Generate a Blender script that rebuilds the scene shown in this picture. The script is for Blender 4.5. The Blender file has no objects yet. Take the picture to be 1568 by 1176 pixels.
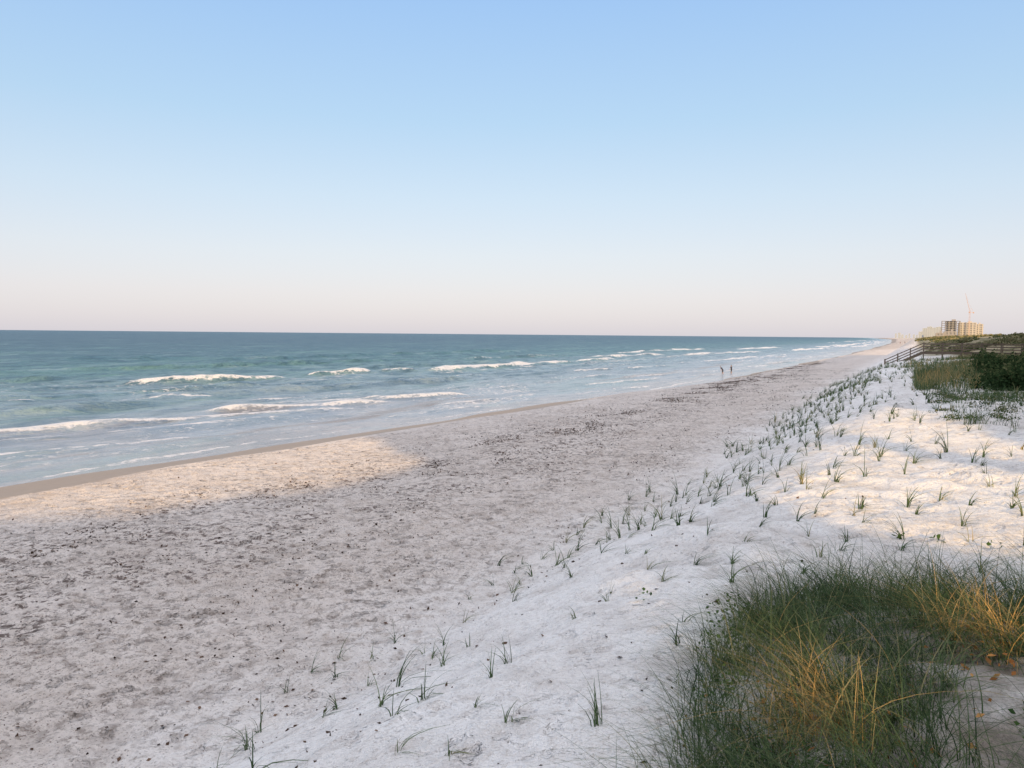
import bpy, math, random, time
import numpy as np
from mathutils import Vector, Matrix
T0=time.time()
def tick(s): print('TICK',s,round(time.time()-T0,1))
random.seed(4); rng=np.random.default_rng(7)
S=bpy.context.scene
S.view_settings.view_transform='Standard'
S.view_settings.look='None'; S.view_settings.exposure=0; S.view_settings.gamma=1

# ------------------------------------------------------------------ noise
def hsh(ix,iy,s):
    v=np.sin(ix*127.1+iy*311.7+s*74.7)*43758.5453
    return v-np.floor(v)
def vn(x,y,s=0.):
    ix=np.floor(x); iy=np.floor(y); fx=x-ix; fy=y-iy
    fx=fx*fx*(3-2*fx); fy=fy*fy*(3-2*fy)
    a=hsh(ix,iy,s); b=hsh(ix+1,iy,s); c=hsh(ix,iy+1,s); d=hsh(ix+1,iy+1,s)
    return (a*(1-fx)+b*fx)*(1-fy)+(c*(1-fx)+d*fx)*fy-.5
def fbm(x,y,o=4,s=0.):
    r=0; a=1.; f=1.
    for k in range(o):
        r=r+a*vn(x*f,y*f,s+k*3.1); a*=.5; f*=2.03
    return r
def ss(a,b,x):
    t=np.clip((x-a)/(b-a),0,1); return t*t*(3-2*t)
def dimple(x,y,cell,seed,dens=1.,rmin=.16,rmax=.3):
    gx=x/cell; gy=y/cell; ix=np.floor(gx); iy=np.floor(gy); out=np.zeros_like(gx)
    for i in (-1,0,1):
        for j in (-1,0,1):
            cx=ix+i; cy=iy+j
            h1=hsh(cx,cy,seed); h2=hsh(cx,cy,seed+5); h3=hsh(cx,cy,seed+9)
            r=rmin+(rmax-rmin)*np.abs(h1-h2)
            an=(h1+h3)*3.14
            dx=gx-cx-h1; dy=gy-cy-h2
            ca=np.cos(an); sa=np.sin(an)
            u=dx*ca+dy*sa; v=-dx*sa+dy*ca
            d=np.sqrt(u*u+(v*1.7)**2)/r
            out+=(h3<dens)*(-np.exp(-d*d*1.3)+.45*np.exp(-((d-1.5)/.45)**2))
    return out
# ------------------------------------------------------------------ terrain
def shore(y):
    return np.interp(y,[-60,16,32,59,86,170,400,1000,3000,10000,40000],[-35,-33.5,-32.5,-30,-26.7,-24,-21,-24,-70,-420,-3000])
def base_h(x,y):
    x=np.asarray(x,float); y=np.asarray(y,float)
    xs=shore(y)+fbm(y*.045,y*0+3,3,11)*3.2*np.clip(y/40,0.3,1)
    s=(x+6)/(xs+6)
    zb=np.interp(s,[0,.4,.7,.86,1.0,1.3,3,12],[2.0,1.65,1.25,.50,0,-.45,-1.6,-6])
    toe=1.0*fbm(y*.12,y*0+7,3,4)
    zd=np.interp(x+toe,[-7,-6,-4.5,-3,-1.5,0.5,3,8,14,20],[1.98,2.05,2.75,3.4,3.78,3.98,4.22,4.6,5.1,5.5])
    rid=np.interp(x,[2,5,9,14,22,60,400],[0,.9,1.5,1.7,1.6,0,-2])
    k=ss(108,135,y)
    zd=zd+rid*k
    w=ss(-7.5,-5,x); z=np.where(x>0,zd,zb*(1-w)+zd*w)
    amp=ss(-8,-2,x)
    z=z+amp*.22*fbm(x*.25,y*.18,4,2)+ (1-amp)*.12*fbm(x*.12,y*.09,3,8)*ss(xs,xs+6,x)
    z=z+.28*np.exp(-(((x-.3)/1.5)**2+((y-6.0)/2.)**2))
    return z
def full_h(x,y,ret=False):
    x=np.asarray(x,float); y=np.asarray(y,float)
    B=base_h(x,y); z=B.copy()
    m=(y>1)&(y<120)&(x>-36)&(x<12)
    X=x[m]; Y=y[m]
    near=1-ss(60,120,Y); xs=shore(Y)
    beach=ss(xs+5.5,xs+9.5,X)*(1-ss(-6.5,-3.5,X)); dune=ss(-6,-3.5,X)
    d1=dimple(X,Y,.36,1,.85); d2=dimple(X+7,Y*1.1,.22,21,.7); d3=dimple(X,Y,.8,33,.4,.09,.17)
    patch=ss(-.3,.2,fbm(X*.35,Y*.35,3,55))
    dz=near*(beach*(.06*d1*(.5+.5*patch)+.035*d2)+dune*(.05*d1*(.06+.7*patch)+.055*d3+.012*d2))
    dz+=near*(beach+dune)*(.06*fbm(X*2.3,Y*2.3,3,14)+.024*fbm(X*8,Y*8,2,15))
    rp=np.sin((X*1.3+Y*2.9)*2.0+6*fbm(X*.8,Y*.8,2,61))
    dz+=near*dune*.045*rp*ss(-.15,.2,fbm(X*.4+9,Y*.4,2,63))
    z[m]+=dz
    return (z,B) if ret else z
# ------------------------------------------------------------------ mesh helpers
def mk(name,V,F,mats,attrs=None,smooth=True,midx=None):
    V=np.asarray(V,np.float32); F=np.asarray(F,np.int32); n=F.shape[1]
    me=bpy.data.meshes.new(name)
    me.vertices.add(len(V)); me.vertices.foreach_set('co',V.ravel())
    me.loops.add(F.size); me.loops.foreach_set('vertex_index',F.ravel())
    me.polygons.add(len(F)); me.polygons.foreach_set('loop_start',np.arange(0,F.size,n,dtype=np.int32))
    me.polygons.foreach_set('loop_total',np.full(len(F),n,np.int32))
    if midx is not None: me.polygons.foreach_set('material_index',np.asarray(midx,np.int32))
    me.polygons.foreach_set('use_smooth',np.full(len(F),smooth,bool))
    me.update(calc_edges=True)
    for k,a in (attrs or {}).items():
        at=me.attributes.new(k,'FLOAT','POINT'); at.data.foreach_set('value',np.asarray(a,np.float32).ravel())
    for m in (mats if isinstance(mats,list) else [mats]): me.materials.append(m)
    o=bpy.data.objects.new(name,me); S.collection.objects.link(o); return o
def grid(xs,ys):
    X,Y=np.meshgrid(xs,ys,indexing='ij'); nx,ny=X.shape
    i=np.arange(nx-1)[:,None]*ny+np.arange(ny-1)[None,:]
    F=np.stack([i,i+ny,i+ny+1,i+1],-1).reshape(-1,4)
    return X.ravel(),Y.ravel(),F
def grow(a,b,step,f):
    o=[a]; s=step
    while o[-1]<b: o.append(o[-1]+s); s*=f
    return o[1:]
# ------------------------------------------------------------------ material helpers
def mat(name):
    m=bpy.data.materials.new(name); m.use_nodes=True; nt=m.node_tree; nt.nodes.clear()
    return m,nt
class N:
    def __init__(s,nt): s.nt=nt; s.L=nt.links
    def n(s,t,**k):
        nd=s.nt.nodes.new(t)
        for a,b in k.items(): setattr(nd,a,b)
        return nd
    def set(s,inp,v):
        if isinstance(v,bpy.types.NodeSocket): s.L.new(v,inp)
        else: inp.default_value=v
    def math(s,op,a,b=0.,c=None,clamp=False):
        nd=s.n('ShaderNodeMath',operation=op,use_clamp=clamp); s.set(nd.inputs[0],a); s.set(nd.inputs[1],b)
        if c is not None: s.set(nd.inputs[2],c)
        return nd.outputs[0]
    def mul(s,a,b): return s.math('MULTIPLY',a,b)
    def add(s,a,b): return s.math('ADD',a,b)
    def mix(s,f,a,b,bt='MIX'):
        nd=s.n('ShaderNodeMix',data_type='RGBA',blend_type=bt); s.set(nd.inputs[0],f)
        s.set(nd.inputs[6],a if isinstance(a,bpy.types.NodeSocket) else (*a,1)); s.set(nd.inputs[7],b if isinstance(b,bpy.types.NodeSocket) else (*b,1)); return nd.outputs[2]
    def ramp(s,f,pts,interp='LINEAR'):
        nd=s.n('ShaderNodeValToRGB'); cr=nd.color_ramp; cr.interpolation=interp
        while len(cr.elements)<len(pts): cr.elements.new(.5)
        for e,(p,c) in zip(cr.elements,pts):
            e.position=p; e.color=(*c,1) if len(c)==3 else c
        s.set(nd.inputs[0],f); return nd.outputs[0]
    def attr(s,nm): return s.n('ShaderNodeAttribute',attribute_name=nm).outputs['Fac']
    def noise(s,vec,sc,det=4,rough=.55):
        nd=s.n('ShaderNodeTexNoise'); s.set(nd.inputs['Vector'],vec); nd.inputs['Scale'].default_value=sc
        nd.inputs['Detail'].default_value=det; nd.inputs['Roughness'].default_value=rough; return nd.outputs['Fac']
    def mapr(s,v,a,b,c=0.,d=1.):
        nd=s.n('ShaderNodeMapRange'); s.set(nd.inputs[0],v)
        for i,q in enumerate((a,b,c,d)): s.set(nd.inputs[i+1],q)
        return nd.outputs[0]
    def geo(s): return s.n('ShaderNodeNewGeometry').outputs['Position']
    def scalev(s,v,sc,loc=(0,0,0)):
        nd=s.n('ShaderNodeMapping'); s.set(nd.inputs[0],v); nd.inputs['Scale'].default_value=sc; nd.inputs['Location'].default_value=loc; return nd.outputs[0]
    def bump(s,h,st,dist=.02,nrm=None):
        nd=s.n('ShaderNodeBump'); s.set(nd.inputs['Strength'],st); nd.inputs['Distance'].default_value=dist; s.set(nd.inputs['Height'],h)
        if nrm is not None: s.L.new(nrm,nd.inputs['Normal'])
        return nd.outputs[0]
    def bsdf(s,col,rough=.8,spec=.2,nrm=None):
        nd=s.n('ShaderNodeBsdfPrincipled'); s.set(nd.inputs['Base Color'],col if isinstance(col,bpy.types.NodeSocket) else (*col,1))
        s.set(nd.inputs['Roughness'],rough); s.set(nd.inputs['Specular IOR Level'],spec)
        if nrm is not None: s.L.new(nrm,nd.inputs['Normal'])
        return nd.outputs[0]
    def out(s,sh):
        o=s.n('ShaderNodeOutputMaterial'); s.L.new(sh,o.inputs['Surface'])
def simple(name,col,rough=.8,var=.3,sc=6.,spec=.2):
    m,nt=mat(name); q=N(nt); p=q.geo()
    f=q.noise(p,sc,4); c=q.mix(f,tuple(x*(1-var) for x in col),tuple(min(1,x*(1+var)) for x in col))
    q.out(q.bsdf(c,rough,spec,q.bump(f,.3,.01))); return m

# ------------------------------------------------------------------ sand
m_sand,nt=mat('sand'); q=N(nt); P=q.geo()
dune=q.attr('dune'); wet=q.attr('wet'); veg=q.attr('veg'); dent_shade=q.attr('dent_shade'); green=q.attr('green'); wrk=q.attr('wrack')
n_big=q.noise(P,.35,4); n_mid=q.noise(P,2.2,5,.6); n_f=q.noise(P,12,4,.65); n_g=q.noise(P,60,2,.7)
def spots(sc,loc,th,w):
    wv=q.n('ShaderNodeVectorMath',operation='ADD'); nz=q.n('ShaderNodeTexNoise'); q.set(nz.inputs['Vector'],P); nz.inputs['Scale'].default_value=3.5; nz.inputs['Detail'].default_value=3
    s_=q.n('ShaderNodeVectorMath',operation='SCALE'); q.L.new(nz.outputs['Color'],s_.inputs[0]); s_.inputs['Scale'].default_value=.4
    q.L.new(s_.outputs[0],wv.inputs[0]); q.L.new(q.scalev(P,(1,1,0),loc),wv.inputs[1])
    v=q.n('ShaderNodeTexVoronoi',feature='F1'); q.L.new(wv.outputs[0],v.inputs['Vector']); v.inputs['Scale'].default_value=sc
    return q.mapr(v.outputs['Distance'],th-w,th+w,1,0)
sp1=spots(3.4,(0,0,0),.24,.13); sp2=spots(1.9,(4.3,1.7,0),.15,.09)
prt=q.mul(q.mul(q.mapr(q.noise(P,.55,3,.6),.42,.56,.3,1),q.mapr(wet,.2,.5,1,0)),q.mapr(dune,0,1,1,.45))
dsc=q.mapr(dune,0,1,1,.55)
c=q.mix(dune,(.83,.745,.675),(.97,.945,.915))
c=q.mix(q.mul(q.mapr(n_big,.45,.68),.3),c,(.56,.47,.40))
c=q.mix(q.mul(q.mul(q.mapr(n_mid,.50,.62),.40),dsc),c,(.45,.375,.32))
c=q.mix(q.mul(q.mul(q.mapr(n_f,.52,.64),.42),dsc),c,(.38,.315,.265))
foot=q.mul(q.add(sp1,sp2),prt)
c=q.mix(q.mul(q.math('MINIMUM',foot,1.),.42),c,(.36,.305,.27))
c=q.mix(q.mul(q.mul(dent_shade,.72),q.mapr(dune,0,1,1,.7)),c,(.36,.31,.285))  # occlusion shade of the dents mixed into the sand colour
spk=q.mapr(q.noise(P,26,3,.6),.59,.65)
c=q.mix(q.mul(spk,q.mul(q.mapr(n_big,.35,.6,.35,.95),q.mapr(dune,0,1,1,.4))),c,(.18,.13,.10))
wk=q.mul(q.mapr(q.noise(P,6,5,.7),.51,.58),q.mapr(q.noise(P,.6,3,.6),.40,.54))
c=q.mix(q.mul(q.mul(wk,wrk),.85),c,(.13,.095,.08))
wn=q.add(wet,q.mul(q.math('SUBTRACT',n_big,.5),.35))
wet_shade_mix=q.mapr(wn,.35,.6)
c=q.mix(wet_shade_mix,c,q.mix(n_mid,(.25,.185,.13),(.38,.295,.215)))
litter=q.mix(n_f,(.10,.085,.065),(.46,.40,.34))
c=q.mix(q.mul(veg,q.mapr(n_mid,.35,.55,.4,.97)),c,litter)
gcol=q.ramp(q.noise(P,.25,6,.7),[(.3,(.07,.09,.04)),(.42,(.18,.17,.09)),(.54,(.38,.32,.21)),(.8,(.55,.48,.38))])
c=q.mix(green,c,gcol)
hh=q.add(q.mul(n_f,.6),q.add(q.mul(n_g,.18),q.mul(n_mid,1.3)))
dry=q.mapr(wet_shade_mix,0,1,1,.12)
b1=q.bump(hh,q.mul(dry,1.),.13)
b2=q.bump(q.mul(foot,-1.),q.mul(dry,1.),.08,b1)
q.out(q.bsdf(c,q.mapr(wet_shade_mix,0,1,.95,.5),q.mapr(wet_shade_mix,0,1,.1,.3),b2))

gx=np.array(sorted(set([-x for x in grow(36,420,.6,1.15)]+list(np.arange(-36,-12,.15))+list(np.arange(-12,4,.08))+list(np.arange(4,20,.4))+grow(20,26000,.8,1.16))))
gy=np.array(list(np.arange(-140,-4,4.))+list(np.arange(-4,3,.5))+list(np.arange(3,17,.075))+list(np.arange(17,38,.16))+list(np.arange(38,100,.45))+grow(100,30000,.6,1.045))
X,Y,F=grid(gx,gy); Z,B=full_h(X,Y,True)
dn=ss(-9.5,-4,X+1.6*fbm(X*.3,Y*.15,3,71))*(1-.75*ss(70,220,Y))  # white sand toned down far off, standing in for missing shade
wet_sh=1-ss(.6,1.3,Z+.35*fbm(Y*.06,X*.1,3,72))
wet_sh=np.maximum(wet_sh,.45*ss(150,400,Y)*(X<0))  # far beach darkened through this mask in place of cast shade
vg=np.exp(-(((X-1.2)/2.0)**4+((Y-5.2)/2.5)**4))*ss(-1.3,-.7,X)
dt=np.clip((B-Z)*13-.12,0,1)*(1-ss(40,90,Y))  # dent depth drives the painted shade
gr=ss(3,6,X+1.5*fbm(X*.2,Y*.1,3,73))*ss(34,44,Y)
gr=np.maximum(gr,ss(6,9,X)*ss(12,20,Y))
gr=np.maximum(gr,ss(-.5,2.5,X)*ss(102,125,Y))
wc=-15.8+2.0*fbm(Y*.07,Y*0,3,51)-np.clip((Y-60)*.02,0,2)
wr=np.clip(np.exp(-((X-wc)/1.9)**2)+.8*np.exp(-((X-wc-3.6-1.5*fbm(Y*.05,Y*0,2,57))/1.2)**2)+.4*(X<-7)*(X>-21),0,1)
mk('sand_beach_ground',np.stack([X,Y,Z],1),F,m_sand,dict(dune=dn,wet=wet_sh,veg=vg,dent_shade=dt,green=gr,wrack=wr))
tick('ground %d'%len(X))

# ------------------------------------------------------------------ water
CR=[(-86,62,-78.5,82,.85,.9,1),(-80,88,-76.5,99,.6,.6,.9),(-76,101,-74.5,107,.5,.6,.9),(-73.5,108,-71,150,.8,1.1,1.05),(-71.5,150,-71,166,.7,.9,1),(-71,170,-70,192,.7,1.0,1),
(-49.5,42,-43.5,58,.45,1.0,.95),(-45.5,60,-42,70,.3,.8,.85),(-51,20,-46,39,.4,.6,.85),(-46,39,-41.5,52,.2,.5,.7),(-53,8,-51,20,.5,.7,.9),
(-80,196,-76,260,.6,1.2,.95),(-66,235,-60,350,.5,1.4,.9),(-95,260,-90,380,.6,1.3,.8),(-52,120,-47,165,.35,.6,.7),(-37.5,92,-34,116,.2,.7,.8),
(-39,58,-35.5,76,.2,.6,.6),(-118,70,-108,150,.7,1.,.0),(-140,120,-132,260,.8,1.,.1),(-104,30,-98,64,.6,1.,0),(-64,50,-57,96,.5,.7,.1),(-62,12,-60,46,.5,.7,.1),
(-42,18,-38.5,33,.12,.5,.7),(-160,60,-150,140,.8,1.5,0),(-57,100,-52,150,.35,.8,.3),(-100,160,-96,230,.6,1.,.5),(-47,190,-41,300,.3,1.3,.8),(-90,110,-84,160,.5,1.,.1),(-72,36,-68,66,.45,.7,0.1)]
for k in range(26):
    y=random.uniform(300,1700); L=random.uniform(60,200); xo=float(shore(y))-random.uniform(10,65)
    CR.append((xo-4,y,xo+2,y+L,.5,2.0,.95))
for k in range(60):
    y=random.uniform(14,260); L=random.uniform(4,12)*(1+y/120); xo=float(shore(y))-random.uniform(3,45)
    CR.append((xo-L*.12,y,xo+L*.12,y+L,.12,random.uniform(.25,.5),random.uniform(.5,.8)))
wx=np.array(sorted([-x for x in grow(130,30000,.8,1.1)]+list(np.arange(-130,-60,.5))+list(np.arange(-60,-19,.25))))
wy=np.array([-12000,-6000,-3000,-1500,-800,-400,-200,-120,-80,-50,-30]+list(np.arange(-20,10,1.5))+list(np.arange(10,110,.5))+grow(110,30000,.7,1.035))
X,Y,F=grid(wx,wy); off=shore(Y)-X
fade=1-ss(300,900,np.sqrt(X**2+Y**2))
Zw=.0*X; deep=ss(2,40,off)
Zw+=fade*deep*(.30*fbm(X*.16+.03*Y,Y*.045,4,81)+.36*fbm(X*.5,Y*.2,3,82))
Zw+=.12*fbm(X*.6,Y*.16,3,83)*ss(0,6,off)*fade
sw=np.sin(X*.26+.02*Y+2.5*fbm(X*.01,Y*.02,2,84)); Zw+=.16*deep*fade*np.clip(sw,-.4,1)
foam=np.zeros_like(X)
for (x1,y1,x2,y2,A,w,fo) in CR:
    t=(Y-y1)/(y2-y1); m=(t>-.1)&(t<1.1)&(np.abs(X-(x1+x2)/2)<22)
    tt=t[m]; ym=Y[m]; xc=x1+(x2-x1)*tt+(1.5 if A>.15 else .7)*fbm(ym*.12,ym*0,3,x1)
    d=X[m]-xc; tap=ss(-.1,.15,tt)*(1-ss(.85,1.1,tt)); tap=tap*(.6+.7*(vn(ym*.22,ym*0+x1,3)+.5))
    Zw[m]+=A*tap*np.where(d<0,np.exp(-(d/2.4)**2),np.exp(-(d/.9)**2))
    ww=w*(.45+1.1*(vn(ym*.5,ym*0+x1,6)+.5))
    g=np.where(d<-.2,np.exp(-((d+.2)/.35)**2),np.exp(-((np.maximum(d,0))/ww)**4))
    foam[m]=np.maximum(foam[m],fo*np.clip(tap*1.15,0,1)*g)
    if A>.15: foam[m]=np.maximum(foam[m],fo*.34*tap*np.exp(-((d-2.5)/3.5)**2))
surf=ss(1,5,off)*(1-ss(16,34,off))
foam=np.maximum(foam,surf*(.27+.46*fbm(X*.25,Y*.05,3,91)))
foam=np.maximum(foam,.6*np.exp(-((off-1.2-2.2*fbm(Y*.06,Y*0,3,92))/.4)**2))
foam=np.maximum(foam,.5*np.exp(-((off-6-3*fbm(Y*.04,Y*0,3,95))/.5)**2)*(vn(Y*.05,Y*0,96)>-.1))
foam=np.maximum(foam,(.16+.32*fbm(X*.07,Y*.02,3,93))*(1-ss(60,110,off))*ss(20,34,off))
m_w,nt=mat('sea_water'); q=N(nt); P=q.geo(); of=q.attr('off'); fo=q.attr('foam')
n1=q.noise(q.scalev(P,(1,.35,1)),.12,4)
ofn=q.math('DIVIDE',q.add(of,q.mul(q.math('SUBTRACT',n1,.5),40.)),400.)
col=q.ramp(ofn,[(0,(.36,.35,.36)),(.03,(.28,.33,.39)),(.09,(.19,.28,.325)),(.2,(.10,.21,.235)),(.45,(.045,.125,.165)),(1,(.022,.078,.125))])
wn1=q.noise(q.scalev(P,(1,.4,1)),1.1,5,.65); wn2=q.noise(q.scalev(P,(1,.35,1)),.30,4,.6); wn3=q.noise(q.scalev(P,(1,.3,1)),.06,5,.65)
far=q.mapr(of,0,40,.4,1.)
col=q.mix(q.mul(q.mul(q.mapr(wn2,.48,.58),.6),far),col,(.03,.085,.125))
col=q.mix(q.mul(q.mul(q.mapr(wn1,.52,.62),.62),far),col,(.02,.07,.11))
col=q.mix(q.mul(q.mapr(wn3,.52,.62),.35),col,(.15,.29,.28))
col=q.mix(q.mul(q.mapr(wn2,.42,.34),.35),col,(.32,.42,.47))
silt=q.mul(q.mapr(q.noise(q.scalev(P,(1,.16,1)),.22,4,.6),.55,.62),q.mul(q.mapr(of,3,6,0,1),q.mapr(of,14,20,1,0)))
col=q.mix(q.mul(silt,.7),col,(.19,.15,.12))
h=q.add(q.mul(wn1,.5),wn2)
bs=q.bump(h,q.mapr(of,0,30,.4,1.),1.3)
wsh=q.bsdf(col,q.mapr(of,0,80,.15,.4),q.mapr(of,0,120,.4,.22),bs)
vo=q.n('ShaderNodeTexVoronoi',feature='DISTANCE_TO_EDGE'); wv=q.n('ShaderNodeVectorMath',operation='ADD'); q.set(wv.inputs[0],q.scalev(P,(1,.45,1)))
nv=q.n('ShaderNodeTexNoise'); q.set(nv.inputs['Vector'],P); nv.inputs['Scale'].default_value=.8; sc=q.n('ShaderNodeVectorMath',operation='SCALE'); q.L.new(nv.outputs['Color'],sc.inputs[0]); sc.inputs['Scale'].default_value=1.6
q.L.new(sc.outputs[0],wv.inputs[1]); q.L.new(wv.outputs[0],vo.inputs['Vector']); vo.inputs['Scale'].default_value=.9
lace=q.mapr(vo.outputs['Distance'],0,.22,1,0)
nf=q.noise(q.scalev(P,(1,.6,1)),2.2,5,.7); nl=q.noise(q.scalev(P,(1,.2,1)),.3,4,.6)
sig=q.add(fo,q.add(q.mul(q.math('SUBTRACT',nf,.5),1.5),q.add(q.mul(q.math('SUBTRACT',lace,.5),.26),q.mul(q.math('SUBTRACT',nl,.5),1.1))))
fm=q.mapr(sig,.46,.80,0,.90)
fsh=q.bsdf((.78,.78,.80),.8,.1,q.bump(nf,1.,.4))
ms=q.n('ShaderNodeMixShader'); q.L.new(fm,ms.inputs[0]); q.L.new(wsh,ms.inputs[1]); q.L.new(fsh,ms.inputs[2]); q.out(ms.outputs[0])
mk('sea_water',np.stack([X,Y,Zw],1),F,m_w,dict(off=off,foam=foam))
tick('water %d'%len(X))

# ------------------------------------------------------------------ sun / sky
EL=math.radians(15.); DX,DY=-.5,.866
trav=Vector((DX*math.cos(EL),DY*math.cos(EL),-math.sin(EL)))
sd=bpy.data.lights.new('sun','SUN'); sd.energy=5.; sd.angle=math.radians(.5); sd.color=(1,.64,.25)
so=bpy.data.objects.new('sun',sd); S.collection.objects.link(so); so.rotation_euler=trav.to_track_quat('-Z','Y').to_euler()
so.location=(60,-80,40)
w=bpy.data.worlds.new('World'); S.world=w; w.use_nodes=True; nt=w.node_tree; nt.nodes.clear(); q=N(nt)
sky=q.n('ShaderNodeTexSky',sky_type='NISHITA'); sky.sun_disc=False; sky.sun_elevation=EL; sky.sun_rotation=math.atan2(-DX,-DY); sky.air_density=1; sky.dust_density=1.
tc=q.n('ShaderNodeTexCoord'); sx=q.n('ShaderNodeSeparateXYZ'); q.L.new(tc.outputs['Generated'],sx.inputs[0])
grd=q.ramp(sx.outputs['Z'],[(0,(.60,.57,.645)),(.05,(.635,.595,.66)),(.10,(.615,.625,.69)),(.17,(.53,.62,.725)),(.26,(.405,.57,.745)),(.40,(.30,.49,.785)),(.6,(.66,.72,.93)),(.8,(1.15,1.1,1.14)),(1,(1.45,1.37,1.38))])
b1=q.n('ShaderNodeBackground'); q.L.new(grd,b1.inputs[0]); b1.inputs[1].default_value=.97
b2=q.n('ShaderNodeBackground'); q.L.new(sky.outputs[0],b2.inputs[0]); b2.inputs[1].default_value=.035
ad=q.n('ShaderNodeAddShader'); q.L.new(b1.outputs[0],ad.inputs[0]); q.L.new(b2.outputs[0],ad.inputs[1])
wo=q.n('ShaderNodeOutputWorld'); q.L.new(ad.outputs[0],wo.inputs[0])

# ------------------------------------------------------------------ foliage material
def leafmat(name,pts,trans=.35):
    m,nt=mat(name); q=N(nt); c=q.ramp(q.attr('tint'),pts)
    d=q.n('ShaderNodeBsdfDiffuse'); q.L.new(c,d.inputs[0]); t=q.n('ShaderNodeBsdfTranslucent'); q.L.new(c,t.inputs[0])
    ms=q.n('ShaderNodeMixShader'); ms.inputs[0].default_value=trans; q.L.new(d.outputs[0],ms.inputs[1]); q.L.new(t.outputs[0],ms.inputs[2]); q.out(ms.outputs[0]); return m
m_grass=leafmat('grass_blades',[(0,(.028,.05,.028)),(.4,(.075,.12,.055)),(.62,(.14,.19,.09)),(.8,(.36,.30,.16)),(1,(.70,.44,.16))],.25)
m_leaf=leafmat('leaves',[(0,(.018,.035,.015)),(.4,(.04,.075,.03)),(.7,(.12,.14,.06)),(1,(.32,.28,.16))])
m_bright=leafmat('bright_leaves',[(0,(.04,.08,.03)),(1,(.13,.22,.07))])
m_dead=leafmat('dead_leaves',[(0,(.14,.07,.03)),(.6,(.46,.2,.07)),(1,(.6,.34,.13))],.2)
m_weed=leafmat('seaweed',[(0,(.03,.02,.015)),(.6,(.09,.06,.045)),(1,(.2,.13,.09))],.05)

def blades(base,L,bend,az,wd,tint,seg=5):
    n=len(base); t=np.linspace(0,1,seg+1)[None,:]
    L=L[:,None]; bend=bend[:,None]
    hor=L*bend*(t**1.9); up=L*(t-.42*bend*t**2.3)*np.sqrt(np.clip(1-.35*bend,.1,1))
    dx=np.cos(az)[:,None]; dy=np.sin(az)[:,None]
    cx=base[:,0:1]+dx*hor; cy=base[:,1:2]+dy*hor; cz=base[:,2:3]+up
    tw=rng.uniform(-.9,.9,(n,1)); a2=az[:,None]+math.pi/2+tw
    ww=wd[:,None]*np.clip(1-t,.04,1)**.6*.5
    sxv=np.cos(a2)*ww; syv=np.sin(a2)*ww
    Lf=np.stack([cx-sxv,cy-syv,cz],-1); Rt=np.stack([cx+sxv,cy+syv,cz+ww*.3],-1)
    V=np.stack([Lf,Rt],2).reshape(-1,3)
    k=np.arange(n)[:,None]*(2*(seg+1))+np.arange(seg)[None,:]*2
    F=np.stack([k,k+1,k+3,k+2],-1).reshape(-1,4)
    return V,F,np.repeat(tint,2*(seg+1))
def leaves(C,size,tint,flat=0.,up=None):
    n=len(C); nrm=rng.normal(size=(n,3)); nrm[:,2]=nrm[:,2]*(1-flat)+flat*3*np.abs(nrm[:,2]+1)
    nrm/=np.linalg.norm(nrm,axis=1)[:,None]+1e-6
    a=rng.normal(size=(n,3)); a-=nrm*(a*nrm).sum(1)[:,None]; a/=np.linalg.norm(a,axis=1)[:,None]+1e-6
    b=np.cross(nrm,a); s=size[:,None]
    V=np.stack([C-a*s*.6,C-b*s*.36+nrm*s*.08,C+a*s*.6,C+b*s*.36+nrm*s*.08],1).reshape(-1,3)
    F=np.arange(n*4).reshape(-1,4); return V,F,np.repeat(tint,4)
def join(parts):
    Vs=[];Fs=[];Ts=[];o=0
    for V,F,T in parts: Vs.append(V);Fs.append(F+o);Ts.append(T);o+=len(V)
    return np.concatenate(Vs),np.concatenate(Fs),np.concatenate(Ts)

# ------------------------------------------------------------------ leafy wall added landward out of frame, gaps cut to place sunlit patches
XS=20.; tan=math.tan(EL)
tx=np.arange(-75,21,.5); ty=np.arange(-150,420,1.); TX,TY=np.meshgrid(tx,ty,indexing='ij'); TZ=base_h(TX.ravel(),TY.ravel()).reshape(TX.shape)
cy_,cz_=.3,.12
yy=np.arange(-130,176,cy_); zz=np.arange(3.5,31,cz_)
YY,ZZ=np.meshgrid(yy+cy_/2,zz+cz_/2,indexing='ij')
hx=np.full_like(YY,-90.); hy=np.zeros_like(YY); done=np.zeros(YY.shape,bool)
for t in np.arange(6,185,.7):
    px=XS+DX*t
    if px<-70: break
    py=YY+DY*t; pz=ZZ-tan*t
    row=TZ[int(round((px+75)/.5))]; g=row[np.clip((py+150).astype(int),0,len(ty)-1)]
    hit=(~done)&(pz<g); hx[hit]=px; hy[hit]=py[hit]; done|=hit
xf=np.interp(hy,[-60,8,12,14,20,25,28,33,45,60,100,170,300],[-24,-24,-23,-18.5,-16.5,-17,-21,-28,-27,-25,-21.8,-18.5,-16])
xf=xf+1.5*fbm(hx*.25,hy*.3,3,31)
lit=(hx<xf)|(~done)
poly=[(-.8,33),(-2.4,27),(-2.7,15.7),(-1.8,13.0),(0,11.3),(1.2,10.2),(3.4,8.5),(4.4,14),(3.0,17.5),(1.6,22.5),(.3,31)]
ins=np.zeros_like(lit)
for i in range(len(poly)):
    x1,y1=poly[i]; x2,y2=poly[(i+1)%len(poly)]
    c=((y1>hy)!=(y2>hy))&(hx<(x2-x1)*(hy-y1)/(y2-y1+1e-9)+x1); ins^=c
qq=hx*DY-hy*DX
stre=(vn(qq*1.1,qq*0+2,41)>-.17)|(fbm(hx*.4,hy*.4,2,42)>.38)
lit|=ins&stre
tt=(ZZ-4.5)/tan; sxp=XS+DX*tt; syp=YY+DY*tt
FL=[(-.45,4.85,.36),(.5,6.4,.36),(1.5,5.6,.25)]
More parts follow.
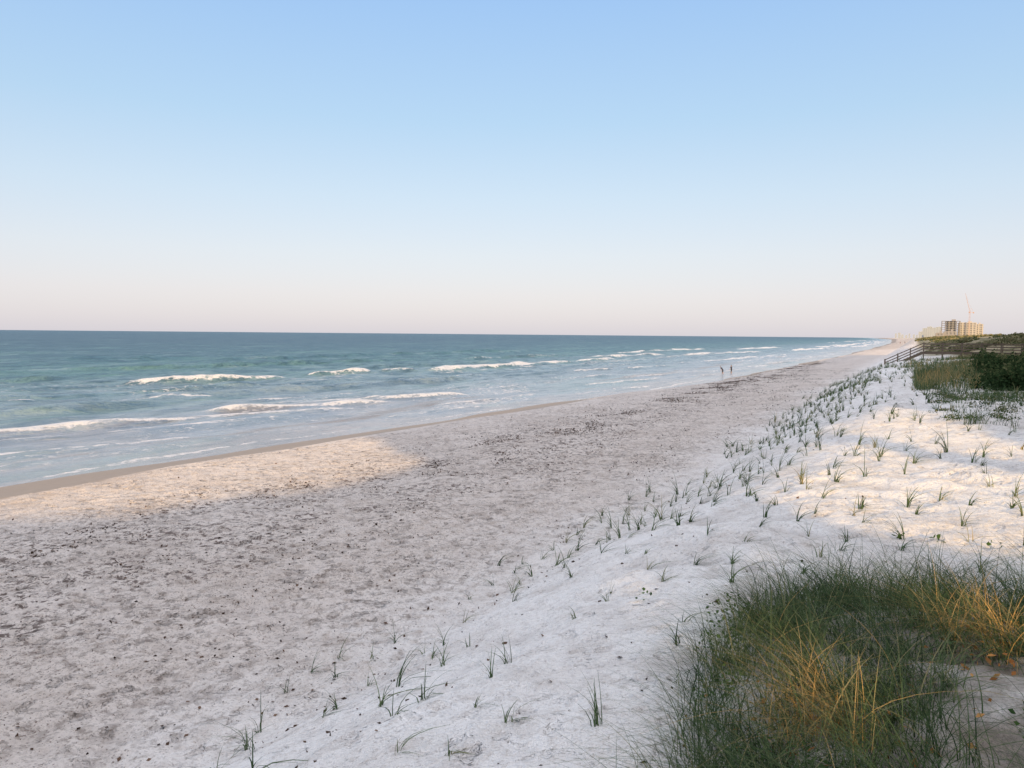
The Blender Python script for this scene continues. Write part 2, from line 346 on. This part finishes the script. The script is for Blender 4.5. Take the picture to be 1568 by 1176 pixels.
for (cx,cy,rx) in FL:
    lit|=(((sxp-cx)*DY-(syp-cy)*DX)**2/rx**2+((sxp-cx)*DX+(syp-cy)*DY)**2/(1.0)**2)<1
keep=~lit
ii,jj=np.nonzero(keep); n=len(ii)
y0=yy[ii]; z0=zz[jj]; X0=XS+0*y0
V=np.stack([np.stack([X0,y0,z0],1),np.stack([X0,y0+cy_,z0],1),np.stack([X0,y0+cy_,z0+cz_],1),np.stack([X0,y0,z0+cz_],1)],1).reshape(-1,3)
F=np.arange(n*4).reshape(-1,4)
T=np.repeat(.2+.5*rng.random(n),4)
k2=keep.copy()
for a_ in (-2,-1,1,2):
    k2&=np.roll(keep,a_,0)&np.roll(keep,a_,1)
i2,j2=np.nonzero(k2); sel=rng.choice(len(i2),16000,replace=False)
C=np.stack([XS+rng.normal(0,.5,len(sel)),yy[i2[sel]],zz[j2[sel]]],1)
p2=leaves(C,rng.uniform(.14,.3,len(sel)),rng.random(len(sel)))
V,F,T=join([(V,F,T),p2]); mk('leafy_shade_wall',V,F,m_leaf,dict(tint=T),False)  # added, unseen blocker that shapes sun and shade
tick('shade wall %d top %.1f'%(n,z0.max()))

# ------------------------------------------------------------------ grass sprigs, planted in rows
parts=[]; P_=[]
xr=-7.2
while xr<4.6:
    y=4.2
    while y<98:
        sp=.70 if y<14 else .64
        px=xr+.12*math.sin(y*.3)+random.gauss(0,.12); py=y+random.gauss(0,.13)
        y+=sp
        if py<9.0 and px>-1.15: continue
        edge=-6.0+1.5*float(vn(np.array([py*.2]),np.array([0.]),17)[0]*2)-(.9 if py<14 else 0)
        if px<edge: continue
        pr=.76 if px<-2.6 else .55
        if py<14: pr=.6
        if py>14 and px>-2: pr=.36
        if random.random()>pr: continue
        P_.append((px,py))
    xr+=.66
P_=np.array(P_); hz=full_h(P_[:,0],P_[:,1])
for i,(px,py) in enumerate(P_):
    nb=random.randint(5,12) if py<25 else random.randint(7,11)
    H=random.uniform(.2,.42)*(1+.55*min(max((py-8)/8,0),1))
    if random.random()<.14: H*=1.35
    r=rng.uniform(0,.04,nb); a=rng.uniform(0,6.28,nb)
    b=np.stack([px+r*np.cos(a),py+r*np.sin(a),np.full(nb,hz[i]-.03)],1)
    main=random.uniform(-.8,1.2)
    if random.random()<.35: main+=math.pi
    az=main+rng.normal(0,.8,nb)
    tb=random.choice([.3,.38,.42,.47,.52,.58,.66])
    wd=rng.uniform(.009,.016,nb)*(1 if py<12 else 1.35 if py<30 else 2.0)
    parts.append(blades(b,H*rng.uniform(.5,1.25,nb),rng.uniform(.15,1.35,nb),az,wd,np.clip(tb+rng.normal(0,.08,nb),0,1),5))
V,F,T=join(parts); mk('sea_oats_sprigs',V,F,m_grass,dict(tint=T))

# ------------------------------------------------------------------ foreground sea oats clump
parts=[]
for k in range(1100):
    x=random.uniform(-1.25,3.8); y=random.uniform(3.3,9.2)
    le=-1.0-.3*math.sin((y-4)*.8)
    if x<le: continue
    top=8.35-.25*abs(x-1.5)+random.uniform(-.3,.6)
    if y>top: continue
    sparse=(x>.3 and y<5.8)
    if sparse and random.random()<.78: continue
    z=float(base_h(x,y)); nb=random.randint(20,38); H=random.uniform(.38,.74)
    if y>6.6: H*=1.2
    r=np.abs(rng.normal(0,.12,nb)); a=rng.uniform(0,6.28,nb)
    b=np.stack([x+r*np.cos(a),y+r*np.sin(a),np.full(nb,z-.02)],1)
    tb=random.choice([.1,.2,.28,.35,.4,.45,.52,.60])
    if (x-FL[0][0])**2+(y-FL[0][1])**2<.10: tb=random.choice([.5,.8,.95])  # golden tint painted on blades where the sun fleck falls
    if (x-FL[1][0])**2+(y-FL[1][1])**2<.10: tb=random.choice([.6,.85,.97])  # second fleck, sunlight painted in the same way
    az=random.uniform(1.6,4.2)+rng.normal(0,1.1,nb)
    parts.append(blades(b,H*rng.uniform(.5,1.3,nb),rng.uniform(.5,1.7,nb),az,rng.uniform(.004,.009,nb),np.clip(tb+rng.normal(0,.12,nb),0,1),7))
V,F,T=join(parts); mk('sea_oats_clump',V,F,m_grass,dict(tint=T))
def herb(cx,cy,r,h,n,s): 
    a=rng.uniform(0,6.28,n); rr=r*np.sqrt(rng.random(n)); x=cx+rr*np.cos(a); y=cy+rr*np.sin(a)
    z=base_h(x,y)+rng.random(n)*h*(1-rr/r*.6); return leaves(np.stack([x,y,z],1),rng.uniform(.6,1.2,n)*s,rng.random(n),.4)
parts=[herb(-1.4,7.0,.22,.34,130,.035),herb(-1.3,6.2,.2,.3,80,.035),herb(-.65,4.35,.3,.2,260,.03),herb(-.35,4.1,.35,.2,260,.03),herb(-1.1,5.3,.2,.25,110,.035),herb(.9,5.0,.35,.2,120,.04)]
for (a,b) in [(-.1,11.2),(.35,11.0),(.95,10.8),(-2.6,8.2),(1.6,10.4)]:
    parts.append(herb(a,b,.09,.14,10,.06))
V,F,T=join(parts); mk('beach_herbs',V,F,m_bright,dict(tint=T),False)
n=300
cx=np.where(rng.random(n)<.5,-.35,.8)+rng.normal(0,.35,n); cy=np.where(cx<.1,4.7,5.9)+rng.normal(0,.5,n)
V,F,T=leaves(np.stack([cx,cy,base_h(cx,cy)+rng.uniform(.01,.10,n)],1),rng.uniform(.025,.055,n),rng.random(n),.5); mk('dead_leaf_litter',V,F,m_dead,dict(tint=T),False)
tick('grass')

# ------------------------------------------------------------------ seaweed wrack and debris
pts=[]
n=80000
y=4+ (rng.random(n)**1.4)*170; x=-15.8+2.0*fbm(y*.07,y*0,3,51)+rng.normal(0,1.6,n)-np.clip((y-60)*.02,0,2)
m=(fbm(x*.9,y*.6,4,52)>.16)&(fbm(y*.12,x*.2,2,50)>-.25); pts.append((x[m],y[m]))
n=26000
y=4+(rng.random(n)**1.4)*120; x=-12.5+rng.normal(0,4.,n); m=fbm(x*.7,y*.5,4,54)>.12; pts.append((x[m],y[m]))
n=1200; y=3+(rng.random(n)**1.5)*50; x=rng.uniform(-22,0,n); pts.append((x,y))
x=np.concatenate([p[0] for p in pts]); y=np.concatenate([p[1] for p in pts]); m=x>shore(y)+4; x=x[m];y=y[m]; n=len(x)
C=np.stack([x,y,full_h(x,y)+.008],1)
V,F,T=leaves(C,(.012+.05*rng.random(n)**2)*(1+np.clip(y/55,0,1.3)),rng.random(n),.8); mk('seaweed_wrack',V,F,m_weed,dict(tint=T),False)

# ------------------------------------------------------------------ shrubs
def mound(cx,cy,rx,ry,h,n,s,zb=None):
    d=rng.normal(size=(n,3)); d/=np.linalg.norm(d,axis=1)[:,None]; d[:,2]=np.abs(d[:,2])
    r=(.55+.5*rng.random(n))*(1+.35*np.sin(d[:,0]*5+cx)*np.cos(d[:,1]*6+cy))
    x=cx+d[:,0]*rx*r; y=cy+d[:,1]*ry*r; z=base_h(x,y)+d[:,2]*h*r
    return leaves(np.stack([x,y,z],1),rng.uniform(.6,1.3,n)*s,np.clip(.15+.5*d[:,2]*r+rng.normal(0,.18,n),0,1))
parts=[]
for k in range(50):
    x=random.uniform(3.1,8.5); y=random.uniform(40,60)
    if x<3.0+(y-40)*.04: continue
    parts.append(mound(x,y,random.uniform(.6,1.1),random.uniform(.8,1.4),random.uniform(.7,1.4),650,.15))
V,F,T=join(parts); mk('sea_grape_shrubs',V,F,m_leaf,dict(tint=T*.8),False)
parts=[]
for k in range(40):
    y=random.uniform(68,97); x=random.uniform(3.0+(y-68)*.05,12)
    parts.append(mound(x,y,random.uniform(.6,1.2),1.2,random.uniform(.2,.45),160,.22))
for k in range(190):
    y=120+random.random()**1.6*800; x=random.uniform(4.0,min(80,5+y*.13))
    r=random.uniform(1.0,2.2)*(1+y/500)
    parts.append(mound(x,y,r,r,random.uniform(.2,.5)*(1+y/900),90,.3*(1+y/200)))
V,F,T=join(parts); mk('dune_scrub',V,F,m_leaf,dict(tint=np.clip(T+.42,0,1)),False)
parts=[]
for k in range(60):
    x=random.uniform(.8,4.4); y=random.uniform(25,40)
    parts.append(mound(x,y,random.uniform(.2,.5),random.uniform(.3,.8),random.uniform(.08,.22),60,.06))
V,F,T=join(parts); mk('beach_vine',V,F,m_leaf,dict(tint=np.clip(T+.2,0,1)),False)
parts=[]
for k in range(420):
    y=random.uniform(43,62); x=random.uniform(.2,3.2) 
    z=float(base_h(x,y)); nb=12; 
    b=np.stack([x+rng.normal(0,.12,nb),y+rng.normal(0,.12,nb),np.full(nb,z)],1)
    parts.append(blades(b,random.uniform(.5,1.2)*rng.uniform(.6,1.1,nb),rng.uniform(.1,.7,nb),rng.uniform(0,6.28,nb),rng.uniform(.02,.035,nb),np.clip(random.choice([.4,.6,.72,.82])+rng.normal(0,.1,nb),0,1),3))
for k in range(150):
    y=random.uniform(64,97); x=random.uniform(-.8,5) 
    z=float(base_h(x,y)); nb=9; 
    b=np.stack([x+rng.normal(0,.15,nb),y+rng.normal(0,.15,nb),np.full(nb,z)],1)
    parts.append(blades(b,random.uniform(.3,.7)*rng.uniform(.6,1.1,nb),rng.uniform(.1,.7,nb),rng.uniform(0,6.28,nb),rng.uniform(.03,.05,nb),np.clip(random.choice([.4,.6,.75])+rng.normal(0,.1,nb),0,1),3))
for k in range(130):
    y=random.uniform(24,42); x=random.uniform(1.0,4.5) 
    z=float(base_h(x,y)); nb=16; 
    b=np.stack([x+rng.normal(0,.12,nb),y+rng.normal(0,.12,nb),np.full(nb,z)],1)
    parts.append(blades(b,random.uniform(.35,.6)*rng.uniform(.6,1.1,nb),rng.uniform(.3,1.1,nb),rng.uniform(0,6.28,nb),rng.uniform(.012,.02,nb),np.clip(random.choice([.25,.4,.5])+rng.normal(0,.1,nb),0,1),3))
V,F,T=join(parts); mk('tall_dune_grass',V,F,m_grass,dict(tint=T))
tick('shrubs')

# ------------------------------------------------------------------ boxes
def boxes(name,L,mats,parent=None):
    Vs=[];Fs=[];M=[];o=0
    q8=np.array([[-1,-1,-1],[1,-1,-1],[1,1,-1],[-1,1,-1],[-1,-1,1],[1,-1,1],[1,1,1],[-1,1,1]])*.5
    f6=np.array([[0,3,2,1],[4,5,6,7],[0,1,5,4],[1,2,6,5],[2,3,7,6],[3,0,4,7]])
    for b in L:
        c,s,R,mi=b; v=q8*np.array(s)
        if R is not None: v=v@np.array(R).T
        Vs.append(v+np.array(c)); Fs.append(f6+o); M+= [mi]*6; o+=8
    ob=mk(name,np.concatenate(Vs),np.concatenate(Fs),mats,None,False,M)
    if parent: ob.parent=parent
    return ob
def empty(n):
    e=bpy.data.objects.new(n,None); S.collection.objects.link(e); return e
def beam(a,b,w,h,mi=0):
    a=Vector(a); b=Vector(b); d=b-a; L=d.length; x=d.normalized(); up=Vector((0,0,1)) if abs(x.z)<.95 else Vector((0,1,0))
    y=up.cross(x).normalized(); z=x.cross(y); R=Matrix((x,y,z)).transposed()
    return (tuple((a+b)/2),(L,w,h),[list(r) for r in R],mi)
m_wood=simple('weathered_wood',(.19,.145,.11),.85,.35,3)
bw=empty('wooden_boardwalk')
DZ=4.95; Y0,Y1=99.2,100.8
deck=[((x+.07,100,DZ),(.13,1.7,.04),None,0) for x in np.arange(.9,24,.15)]
deck+=[((12.4,y,DZ-.15),(23,.05,.24),None,0) for y in (Y0,Y1)]
boxes('deck',deck,m_wood,bw)
post=[];rail=[]
for y in (Y0-.08,Y1+.08):
    for x in np.arange(.95,24,1.9): post.append(((x,y,4.7),(.11,.11,2.6),None,0))
    rail.append(((12.4,y,DZ+.98),(23.1,.16,.05),None,0))
    for z in (DZ+.3,DZ+.6,DZ+.85): rail.append(((12.4,y+(.08 if y>100 else -.08),z),(23,.035,.11),None,0))
boxes('posts',post,m_wood,bw); boxes('railings',rail,m_wood,bw)
st=[]; xe,ze=-3.0,2.95
for y in (Y0,Y1): st.append(beam((.9,y,DZ-.12),(xe,y,ze-.1),.05,.28))
n=12
for i in range(n):
    t=(i+.5)/n; st.append(((.9+(xe-.9)*t,100,DZ+(ze-DZ)*t+.02),(.3,1.55,.04),None,0))
boxes('stairs',st,m_wood,bw)
sr=[]
for y in (Y0-.08,Y1+.08):
    for dz in (.95,.62,.32): sr.append(beam((.9,y,DZ+dz),(xe,y,ze+dz),.06,.09))
    for t in (0.33,.66,1.0): x=.9+(xe-.9)*t; z=DZ+(ze-DZ)*t; sr.append(((x,y+.0,z+.1),(.11,.11,1.9),None,0))
boxes('stair_railing',sr,m_wood,bw)

# ------------------------------------------------------------------ distant buildings
m_wall=simple('hotel_wall',(.46,.45,.46),.9,.06,.05); m_grey=simple('concrete_frame',(.29,.29,.32),.9,.1,.1); m_win=simple('window_glass',(.26,.28,.33),.4,.2,.1,.5)
m_pale=simple('hazy_wall',(.40,.45,.54),.9,.05,.05); m_pwin=simple('hazy_window',(.32,.38,.47),.5,.1,.1)  # distance haze put into the wall and window colours
m_or=simple('crane_paint',(.46,.31,.27),.6,.1,1)
FV=np.array([-.4633,.8862]); RV=np.array([.8862,.4633])
def at(u,D): dx=(u-784)/1176; p=D*(FV+dx*RV); return float(p[0]),float(p[1])
def tower(name,u0,u1,vtop,D,wallm,winm,dep=18,openf=False,fl=3.3,bay=4.5):
    e=empty(name); x0,y0=at(u0,D); x1,y1=at(u1,D); xc=(x0+x1)/2; yc=(y0+y1)/2
    W=(u1-u0)/1176*D; H=6.5+(517.5-vtop)/1176*D; zb=3.
    L=[]
    nf=max(2,int((H-zb)/fl)); fh=(H-zb)/nf; nb=max(2,int(W/bay)); bwid=W/nb
    core_d=dep-1.2
    if openf: L.append(((xc,yc+2,(zb+H)/2),(W*.5,core_d-4,H-zb-.3),None,1))
    else: L.append(((xc,yc,(zb+H)/2),(W-1,core_d,H-zb-.2),None,1))
    for i in range(nf+1): L.append(((xc,yc,zb+i*fh),(W+.6,dep+.6,(.5 if openf else 1.25)),None,0))
    ny=max(2,int(dep/bay))
    for j in range(nb+1):
        for s in (-1,1): L.append(((xc-W/2+j*bwid,yc+s*dep/2,(zb+H)/2),(.7 if openf else 1.9,.7,H-zb),None,0))
    for j in range(1,ny):
        for s in (-1,1): L.append(((xc+s*W/2,yc-dep/2+j*dep/ny,(zb+H)/2),(.7,.7 if openf else 1.9,H-zb),None,0))
    L.append(((xc+W*.15,yc,H+1.6),(W*.22,dep*.4,2.6),None,0))
    boxes('structure',L,[wallm,winm],e); return e
tower('hotel_under_construction',1441,1465,491.5,1300,m_grey,m_win,22,True)
tower('hotel_building',1467,1489,494,1310,m_wall,m_win,26)
tower('hotel_wing',1489.5,1500,496,1330,m_wall,m_win,24)
for k,(a,b,v,D) in enumerate([(1411,1417,503,2300),(1418,1424,500.5,2400),(1425,1429,502,2500),(1431,1438,501,2200),(1405,1410,508,2900)]): tower('beachfront_condo',a,b,v,D,m_pale,m_pwin,20,False,3.6,6)
for k in range(7):
    u=1368+k*5.5+random.uniform(-1,1); tower('distant_condo',u,u+random.uniform(1.6,3.5),random.uniform(509.5,514),random.uniform(4800,6500),m_pale,m_pwin,30,False,6,14)
for a,b,v in [(1432,1441,510),(1445,1460,508)]: tower('beach_house',a,b,v,900,m_grey,m_win,10,False,3,3)
cr=empty('tower_crane'); cx,cy=at(1481,1290); zt=6.5+(517.5-478)/1176*1290; L=[]
for sx_ in (-1,1):
    for sy in (-1,1): L.append(((cx+sx_*.8,cy+sy*.8,(zt+3)/2),(.25,.25,zt-3),None,0))
z=4
while z<zt-2:
    for s in (-1,1): L.append(beam((cx-.8,cy+s*.8,z),(cx+.8,cy+s*.8,z+2.4),.16,.16))
    z+=2.4
boxes('mast',L,m_or,cr)
jx,jy=at(1473,1290); jz=6.5+(517.5-449)/1176*1290; L=[]
a=Vector((cx,cy,zt)); b=Vector((jx,jy,jz))
for o_ in ((0,-.7,0),(0,.7,0),(.9,0,.3)): L.append(beam(a+Vector(o_),b,.22,.22))
for i in range(14):
    t=i/14; t2=(i+1)/14; L.append(beam(a.lerp(b,t)+Vector((0,-.7*(1-t),0)),a.lerp(b,t2)+Vector((.9*(1-t2),0,.3)),.15,.15))
boxes('jib',L,m_or,cr)
boxes('counterjib',[beam(a,a+Vector((6,2,.5)),.8,.5),((cx+5.5,cy+2,zt-.6),(1.8,1.4,1.8),None,0),((cx-1,cy-1.2,zt+.2),(1.4,1.4,2.),None,0),beam(a,a+Vector((2,1,7)),.25,.25),beam(a+Vector((2,1,7)),b,.08,.08),beam(a+Vector((2,1,7)),a+Vector((6,2,.5)),.1,.1)],m_or,cr)

# ------------------------------------------------------------------ people
m_skin=simple('skin',(.40,.24,.17),.6,.1,20); m_hair=simple('hair',(.04,.03,.02),.7,.2,30)
def person(name,x,y,z,face,bend,shirt,shorts,arms):
    V=[];E=[];R=[]
    def v(p,r,par=None):
        V.append(p);R.append(r)
        if par is not None: E.append((par,len(V)-1))
        return len(V)-1
    s=math.sin(bend);c=math.cos(bend)
    def T(px,py,pz):
        h=pz-.95; return (px,py*c+h*s,.95+h*c-py*s)
    pel=v((0,0,.95),.135)
    wa=v(T(0,0,1.1),.12,pel); ch=v(T(0,.01,1.32),.15,wa); nk=v(T(0,0,1.49),.058,ch)
    h1=v(T(0,.015,1.58),.085,nk); h2=v(T(0,.015,1.67),.095,h1); h3=v(T(0,0,1.73),.06,h2)
    v(T(0,.115,1.615),.014,h1); v(T(.095,0,1.62),.014,h1); v(T(-.095,0,1.62),.014,h1)
    for sgn,st in ((1,.18),(-1,-.16)):
        hp=v((.095*sgn,0,.88),.10,pel); kn=v((.11*sgn,st*.6+.03,.49),.062,hp); an=v((.12*sgn,st,.09),.04,kn)
        v((.13*sgn,st+.15,.03),.032,an)
        sh=v(T(.18*sgn,0,1.42),.062,ch); a=arms
        el=v(T(.25*sgn,.06+a*.1,1.14),.042,sh); wr=v(T(.25*sgn,.16+a*.25,.92+a*.12),.028,el)
        pm=v(T(.25*sgn,.19+a*.28,.86+a*.13),.026,wr)
        for k,l in enumerate((.06,.075,.08,.07)):
            o=(k-1.5)*.02; f1=v(T(.25*sgn+o*.2,.20+a*.29+o,.80+a*.14),.009,pm); v(T((.25-.012)*sgn+o*.2,.205+a*.3+o,.80-l*.6+a*.15),.008,f1)
        v(T(.22*sgn,.225+a*.28,.84+a*.13),.010,pm)
    me=bpy.data.meshes.new(name); me.from_pydata(V,E,[]); o=bpy.data.objects.new(name,me); S.collection.objects.link(o)
    md=o.modifiers.new('skin','SKIN')
    for i,sv in enumerate(me.skin_vertices[0].data): sv.radius=(R[i],R[i]*.85); sv.use_root=(i==0)
    sb=o.modifiers.new('sub','SUBSURF'); sb.levels=1; sb.render_levels=1
    dg=bpy.context.evaluated_depsgraph_get(); nm=bpy.data.meshes.new_from_object(o.evaluated_get(dg))
    o.modifiers.clear(); o.data=nm; nm.materials.clear()
    for m in (m_skin,shirt,shorts,m_hair): nm.materials.append(m)
    for p in nm.polygons:
        cc=p.center; hh=(cc.z-.95)*c+cc.y*s+.95 if cc.z>.9 else cc.z
        fy=cc.y*c-(cc.z-.95)*s
        i=0
        if hh>1.66 or (hh>1.56 and fy<-.01): i=3
        elif 1.02<hh<1.47 and (abs(cc.x)<.2 or hh>1.2): i=1
        elif .55<cc.z and hh<=1.02 and abs(cc.x)<.2: i=2
        p.material_index=i; p.use_smooth=True
    o.location=(x,y,z); o.rotation_euler=(0,0,face)
navy=simple('navy_cloth',(.03,.035,.06),.9,.2,10); red=simple('dark_red_cloth',(.16,.05,.05),.9,.2,10); dk=simple('dark_cloth',(.03,.03,.035),.9,.2,10)
px,py=at(1107,134); person('person',px,py,-.3,1.4,.75,navy,dk,.6)
px,py=at(1120,136); person('person',px,py,-.3,1.3,.05,navy,dk,.2)
px,py=at(1377,560); person('person',px,py,float(base_h(px,py)),.3,.03,red,dk,.1)
px,py=at(1384,600); person('person',px,py,float(base_h(px,py)),.3,.03,dk,navy,.1)

# ------------------------------------------------------------------ camera
cd=bpy.data.cameras.new('camera'); cam=bpy.data.objects.new('camera',cd); S.collection.objects.link(cam)
cd.sensor_width=36; cd.lens=27; cd.clip_start=.1; cd.clip_end=80000
az=math.radians(27.6); pit=math.radians(3.70); roll=math.radians(.51)
fw=Vector((-math.sin(az)*math.cos(pit),math.cos(az)*math.cos(pit),-math.sin(pit)))
rt=Vector((math.cos(az),math.sin(az),0)); up=rt.cross(fw)
r2=rt*math.cos(roll)+up*math.sin(roll); u2=-rt*math.sin(roll)+up*math.cos(roll)
M=Matrix((r2,u2,-fw)).transposed().to_4x4(); M.translation=Vector((0,0,6.5)); cam.matrix_world=M
S.camera=cam
tick('end')
